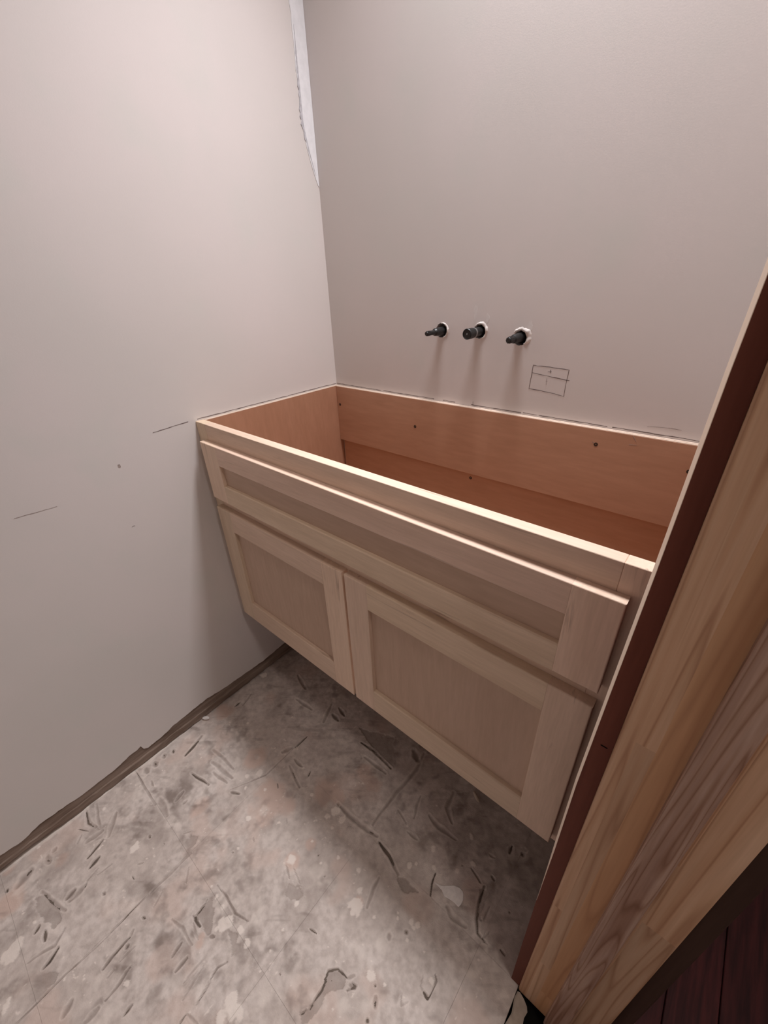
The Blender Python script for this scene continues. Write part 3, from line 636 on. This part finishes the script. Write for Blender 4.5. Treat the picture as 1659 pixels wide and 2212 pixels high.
def cth(z): return 0.0028 * max(0.0, min(1.0, (z - 0.38) / 0.17)) + 0.0002  # painted highlight's width, fading out where the edge is in shade
casing = obj('casing', loft(lambda xf, z: [(xf + cth(z), CY0), (XR - 0.0002, CY0), (XR - 0.0002, CY1), (xf, CY1), (xf, CY0 + 0.0112), (xf + cth(z), CY0 + 0.0111)]), BROWN, door)
obj('lit_arris', loft(lambda xf, z: [(xf + cth(z) - 0.0001, CY0 - 0.0002), (xf + cth(z) + 0.0003, CY0 - 0.0003), (xf + cth(z) + 0.0003, CY0 + 0.011), (xf, CY0 + 0.011)], 0.35), LIT_CREAM, casing)
ribbon_bm = bm_box((1.0595, CY0 - 0.0005, 0.8065), (1.0665, CY0, 0.8078)); obj('scratch', ribbon_bm, HOLE, casing)
# casing on the hall side
box('casing', (XH + 0.0002, CY0, -0.004), (XH + 0.0205, -0.583, 2.12), HALLBROWN, door, 0.002)

# ---------------------------------------------------------------- wall-hung vanity cabinet
H, D, W = 0.9594, 0.511, 1.069
FY = -D - 0.0189
ZB = 0.318
van = empty('vanity_cabinet', (W / 2, -D / 2, ZB))
tag(van, 'unfinished pale maple wall-hung vanity cabinet with open top and two shaker doors', 'cabinet')
SY = -D + 0.022
YB = -0.0008                                          # back of the cabinet against the wall
def side(name, x0, x1):
    bm = bm_box((x0, SY + 0.0002, ZB), (x1, YB, H - 0.0008))
    return obj(name, bm, PLY_Y_SHADED, van)
s = side('side_panel', 0.0006, 0.0125)
box('edge_banding', (0.0007, SY + 0.0004, H - 0.0008), (0.0124, YB - 0.0005, H), EDGE, s)
s = side('side_panel', W - 0.0125, W)
box('edge_banding', (W - 0.0124, SY + 0.0004, H - 0.0008), (W - 0.0001, YB - 0.0005, H), EDGE, s)
rail = box('back_rail', (0.0128, -0.0165, 0.7715), (W - 0.0128, YB, H - 0.0012), PLY_X, van, 0.0006, 1)
box('edge_banding', (0.0130, -0.0160, H - 0.0012), (W - 0.0130, -0.0085, H - 0.0004), EDGE, rail)
box('edge_banding', (0.0130, -0.0070, H - 0.0012), (W - 0.0130, YB - 0.0004, H - 0.0004), EDGE, rail)
bp = box('back_panel', (0.0195, -0.0055, ZB + 0.012), (W - 0.0128, YB, 0.7712), PLY_X, van)
box('bottom_panel', (0.0128, SY + 0.0002, ZB + 0.001), (W - 0.0128, -0.0062, ZB + 0.0118), PLY_X, van)
SCREWS = [(0.0257, 0.8981, rail), (0.3447, 0.8763, rail), (0.8487, 0.9239, rail), (1.0300, 0.9035, rail), (0.5368, 0.7543, bp)]
for x, z, par in SCREWS:
    y = -0.0165 if par is rail else -0.0055
    obj('screw', bm_lathe([(-0.0008, 0.0046), (0.0004, 0.0043), (0.0004, 0.0014), (-0.0002, 0.0012)], (x, y, z), (0, -1, 0), 16), SCREW, par)
def rail_mark(x0, z0, x1, z1):
    a = Vector((x0, 0, z0)); b = Vector((x1, 0, z1)); d = (b - a).normalized(); n = Vector((-d.z, 0, d.x)) * 0.0006
    obj('pencil_mark', bm_prism([Vector((p.x, -0.0165, p.z)) for p in (a - n, b - n * 0.4, b + n * 0.4, a + n)], (0, -0.0002, 0)), PENCIL_FAINT, rail)
rail_mark(0.917, 0.9560, 0.925, 0.9450); rail_mark(0.913, 0.9365, 0.928, 0.9385); rail_mark(0.84, 0.9285, 0.8487, 0.9245)
# face frame
box('face_frame_stile', (0.0006, -D, ZB), (0.0445, SY, H), MAPLE_Z, van, 0.0007, 1)
box('face_frame_stile', (1.0185, -D, ZB), (W, SY, H), MAPLE_Z, van, 0.0007, 1)
box('face_frame_rail', (0.0446, -D, 0.892), (1.0184, SY, H), MAPLE_X, van, 0.0007, 1)
box('face_frame_rail', (0.0446, -D, 0.720), (1.0184, SY, 0.765), MAPLE_X, van, 0.0007, 1)
box('face_frame_rail', (0.0446, -D, ZB), (1.0184, SY, 0.362), MAPLE_X, van, 0.0007, 1)
def shaker(name, x0, x1, z0, z1, px0, px1, pz0, pz1, panelmat, label=None):
    """door or false drawer front: recessed panel (the part) with stiles and rails (sub-parts)"""
    yb = -D - 0.0003
    p = box(name, (px0 - 0.006, FY + 0.0095, pz0 - 0.006), (px1 + 0.006, yb - 0.003, pz1 + 0.006), panelmat, van)
    if label: p['label'] = label
    def piece(nm, lo, hi, mat):
        bm = bm_box(lo, hi)
        ed = []
        for e in bm.edges:
            a, b = e.verts
            if abs(a.co.y - FY) < 1e-6 and abs(b.co.y - FY) < 1e-6:
                mid = (a.co + b.co) / 2
                on_outer = abs(mid.x - x0) < 1e-5 or abs(mid.x - x1) < 1e-5 or abs(mid.z - z0) < 1e-5 or abs(mid.z - z1) < 1e-5
                if on_outer: ed.append(e)
        bmesh.ops.bevel(bm, geom=ed, offset=0.0020, segments=3, affect='EDGES', profile=0.5)
        ed = []
        for e in bm.edges:
            a, b = e.verts
            if abs(a.co.y - FY) < 1e-6 and abs(b.co.y - FY) < 1e-6:
                mid = (a.co + b.co) / 2
                if abs(mid.x - px0) < 1e-5 or abs(mid.x - px1) < 1e-5 or abs(mid.z - pz0) < 1e-5 or abs(mid.z - pz1) < 1e-5: ed.append(e)
        if ed: bmesh.ops.bevel(bm, geom=ed, offset=0.0022, segments=1, affect='EDGES', profile=0.5)
        return obj(nm, bm, mat, p)
    piece('stile', (x0, FY, z0), (px0, yb, z1), MAPLE_Z); piece('stile', (px1, FY, z0), (x1, yb, z1), MAPLE_Z)
    piece('rail', (px0 + 0.0001, FY, pz1), (px1 - 0.0001, yb, z1), MAPLE_X); piece('rail', (px0 + 0.0001, FY, z0), (px1 - 0.0001, yb, pz0), MAPLE_X)
    return p
shaker('drawer_front', 0.0347, 1.0347, 0.756, 0.9166, 0.1081, 0.9718, 0.8089, 0.8638, PANEL_X)
shaker('door', 0.0347, 0.5310, 0.3343, 0.7268, 0.1010, 0.4667, 0.4073, 0.6623, PANEL_Z)
shaker('door', 0.5385, 1.0347, 0.3343, 0.7268, 0.6029, 0.9710, 0.4073, 0.6623, PANEL_Z)

# ---------------------------------------------------------------- the three rough-in fittings on the back wall
def valve(name, h, label, length, r_tip, r_body, tip_len, group):
    cx, cz, r = h
    v = tag(empty(name, (cx, 0.0, cz)), label, 'valve', group)
    obj('valve_body', bm_lathe([(-0.038, r_body * 1.02), (0.004, r_body * 1.02), (length - tip_len - 0.012, r_body), (length - tip_len - 0.004, r_body * 0.92), (length - tip_len, r_tip * 1.2)], (cx, 0, cz), (0, -1, 0), 36), BLACK, v, smooth=False)
    st = obj('valve_stem', bm_lathe([(length - tip_len - 0.0005, r_tip * 1.15), (length - 0.012, r_tip * 1.02), (length - 0.0012, r_tip), (length, r_tip * 0.86)], (cx, 0, cz), (0, -1, 0), 28), BLACK, v)
    obj('stem_end', bm_lathe([(length - 0.0002, r_tip * 0.74), (length + 0.0006, r_tip * 0.70)], (cx, 0, cz), (0, -1, 0), 24), DARKEND, st)
    for kk in range(10):                              # splines of the stem, one groove rib each
        a = 2 * math.pi * kk / 10; q = Vector((math.cos(a) * r_tip * 1.02, 0, math.sin(a) * r_tip * 1.02))
        bm = bm_box((cx + q.x - 0.0007, -length + 0.0016, cz + q.z - 0.0007), (cx + q.x + 0.0007, -length + 0.015, cz + q.z + 0.0007)); obj('spline', bm, BLACK, st)
    return v
v1 = valve('faucet_valve', (HOLES[0][0] + 0.0015, HOLES[0][1] - 0.001, HOLES[0][2]), 'slim black faucet valve nearest the left wall, in a clean round hole', 0.0705, 0.0052, 0.0098, 0.034, 'rough-in faucet fittings on the back wall')
obj('set_screw', bm_lathe([(0, 0.0016), (0.0012, 0.0012)], (v1.location.x - 0.0016, -0.050, v1.location.z + 0.0052), (-0.2, 0, 1), 12), STEEL, v1)
valve('faucet_valve', (HOLES[2][0] - 0.001, HOLES[2][1] + 0.001, HOLES[2][2]), 'black faucet valve above the pencil box, white plaster broken round its hole', 0.058, 0.0064, 0.0102, 0.022, 'rough-in faucet fittings on the back wall')
cx, cz, r = HOLES[1]
sp_ = tag(empty('spout_pipe', (cx, 0, cz)), 'stout black spout pipe with a capped end between the two valves', 'pipe', 'rough-in faucet fittings on the back wall')
obj('pipe', bm_lathe([(-0.038, 0.0105), (0.036, 0.0105), (0.037, 0.0112)], (cx, 0, cz), (0, -1, 0), 36), BLACK, sp_)
cap = obj('cap', bm_lathe([(0.0372, 0.0100), (0.0380, 0.0122), (0.0590, 0.0122), (0.0605, 0.0112), (0.0605, 0.0100), (0.0596, 0.0096)], (cx, 0, cz), (0, -1, 0), 36), BLACK, sp_)
obj('cap_face', bm_lathe([(0.0592, 0.0096), (0.0598, 0.0094)], (cx, 0, cz), (0, -1, 0), 28), DARKEND, cap)
obj('nipple', bm_lathe([(0.0595, 0.0020), (0.0606, 0.0016)], (cx, 0, cz), (0, -1, 0), 16), STEEL, cap)
obj('clip', bm_lathe([(0.0275, 0.0116), (0.0335, 0.0116)], (cx, 0, cz), (0, -1, 0), 36), STEEL, sp_)

# ---------------------------------------------------------------- lamps (above and behind the frame, the hall one added as fill)
def globe(name, c, r, colour, strength, parent):
    bm = bmesh.new(); bmesh.ops.create_uvsphere(bm, u_segments=24, v_segments=14, radius=r)
    bmesh.ops.translate(bm, verts=bm.verts, vec=Vector(c))
    return obj(name, bm, mat_plain('glow_' + name + '_%d' % int(c[0] * 1000), (0.9, 0.9, 0.9), 0.4, 0.3, colour, strength), parent, smooth=True)
dl = tag(empty('recessed_downlight', (0.65, -0.155, CEIL_Z)), 'long recessed ceiling lamp above the vanity', 'light')
for lo, hi in (((0.39, -0.295, 2.525), (0.91, -0.268, CEIL_Z)), ((0.39, -0.045, 2.525), (0.91, -0.018, CEIL_Z)), ((0.39, -0.268, 2.525), (0.417, -0.045, CEIL_Z)), ((0.883, -0.268, 2.525), (0.91, -0.045, CEIL_Z))):
    box('trim', lo, hi, CEIL, dl, 0.002)
downlight.parent = dl
downlight.location = (0, 0, 2.50 - CEIL_Z)
cl = tag(empty('hall_fill_light', (1.75, -0.90, CEIL_Z)), 'unseen round fill light added on the hall ceiling behind the viewer', 'light')
obj('ceiling_plate', bm_lathe([(0, 0.15), (0.02, 0.15), (0.024, 0.145)], (1.75, -0.90, CEIL_Z - 0.0005), (0, 0, -1), 32), STEEL, cl)
obj('diffuser', bm_lathe([(0.0242, 0.140), (0.045, 0.132), (0.06, 0.105), (0.07, 0.06), (0.073, 0.015)], (1.75, -0.90, CEIL_Z), (0, 0, -1), 32),
    mat_plain('glow_hall_fill', (0.9, 0.9, 0.9), 0.4, 0.3, HALL_COLOUR, HALL_FILL), cl, smooth=True)
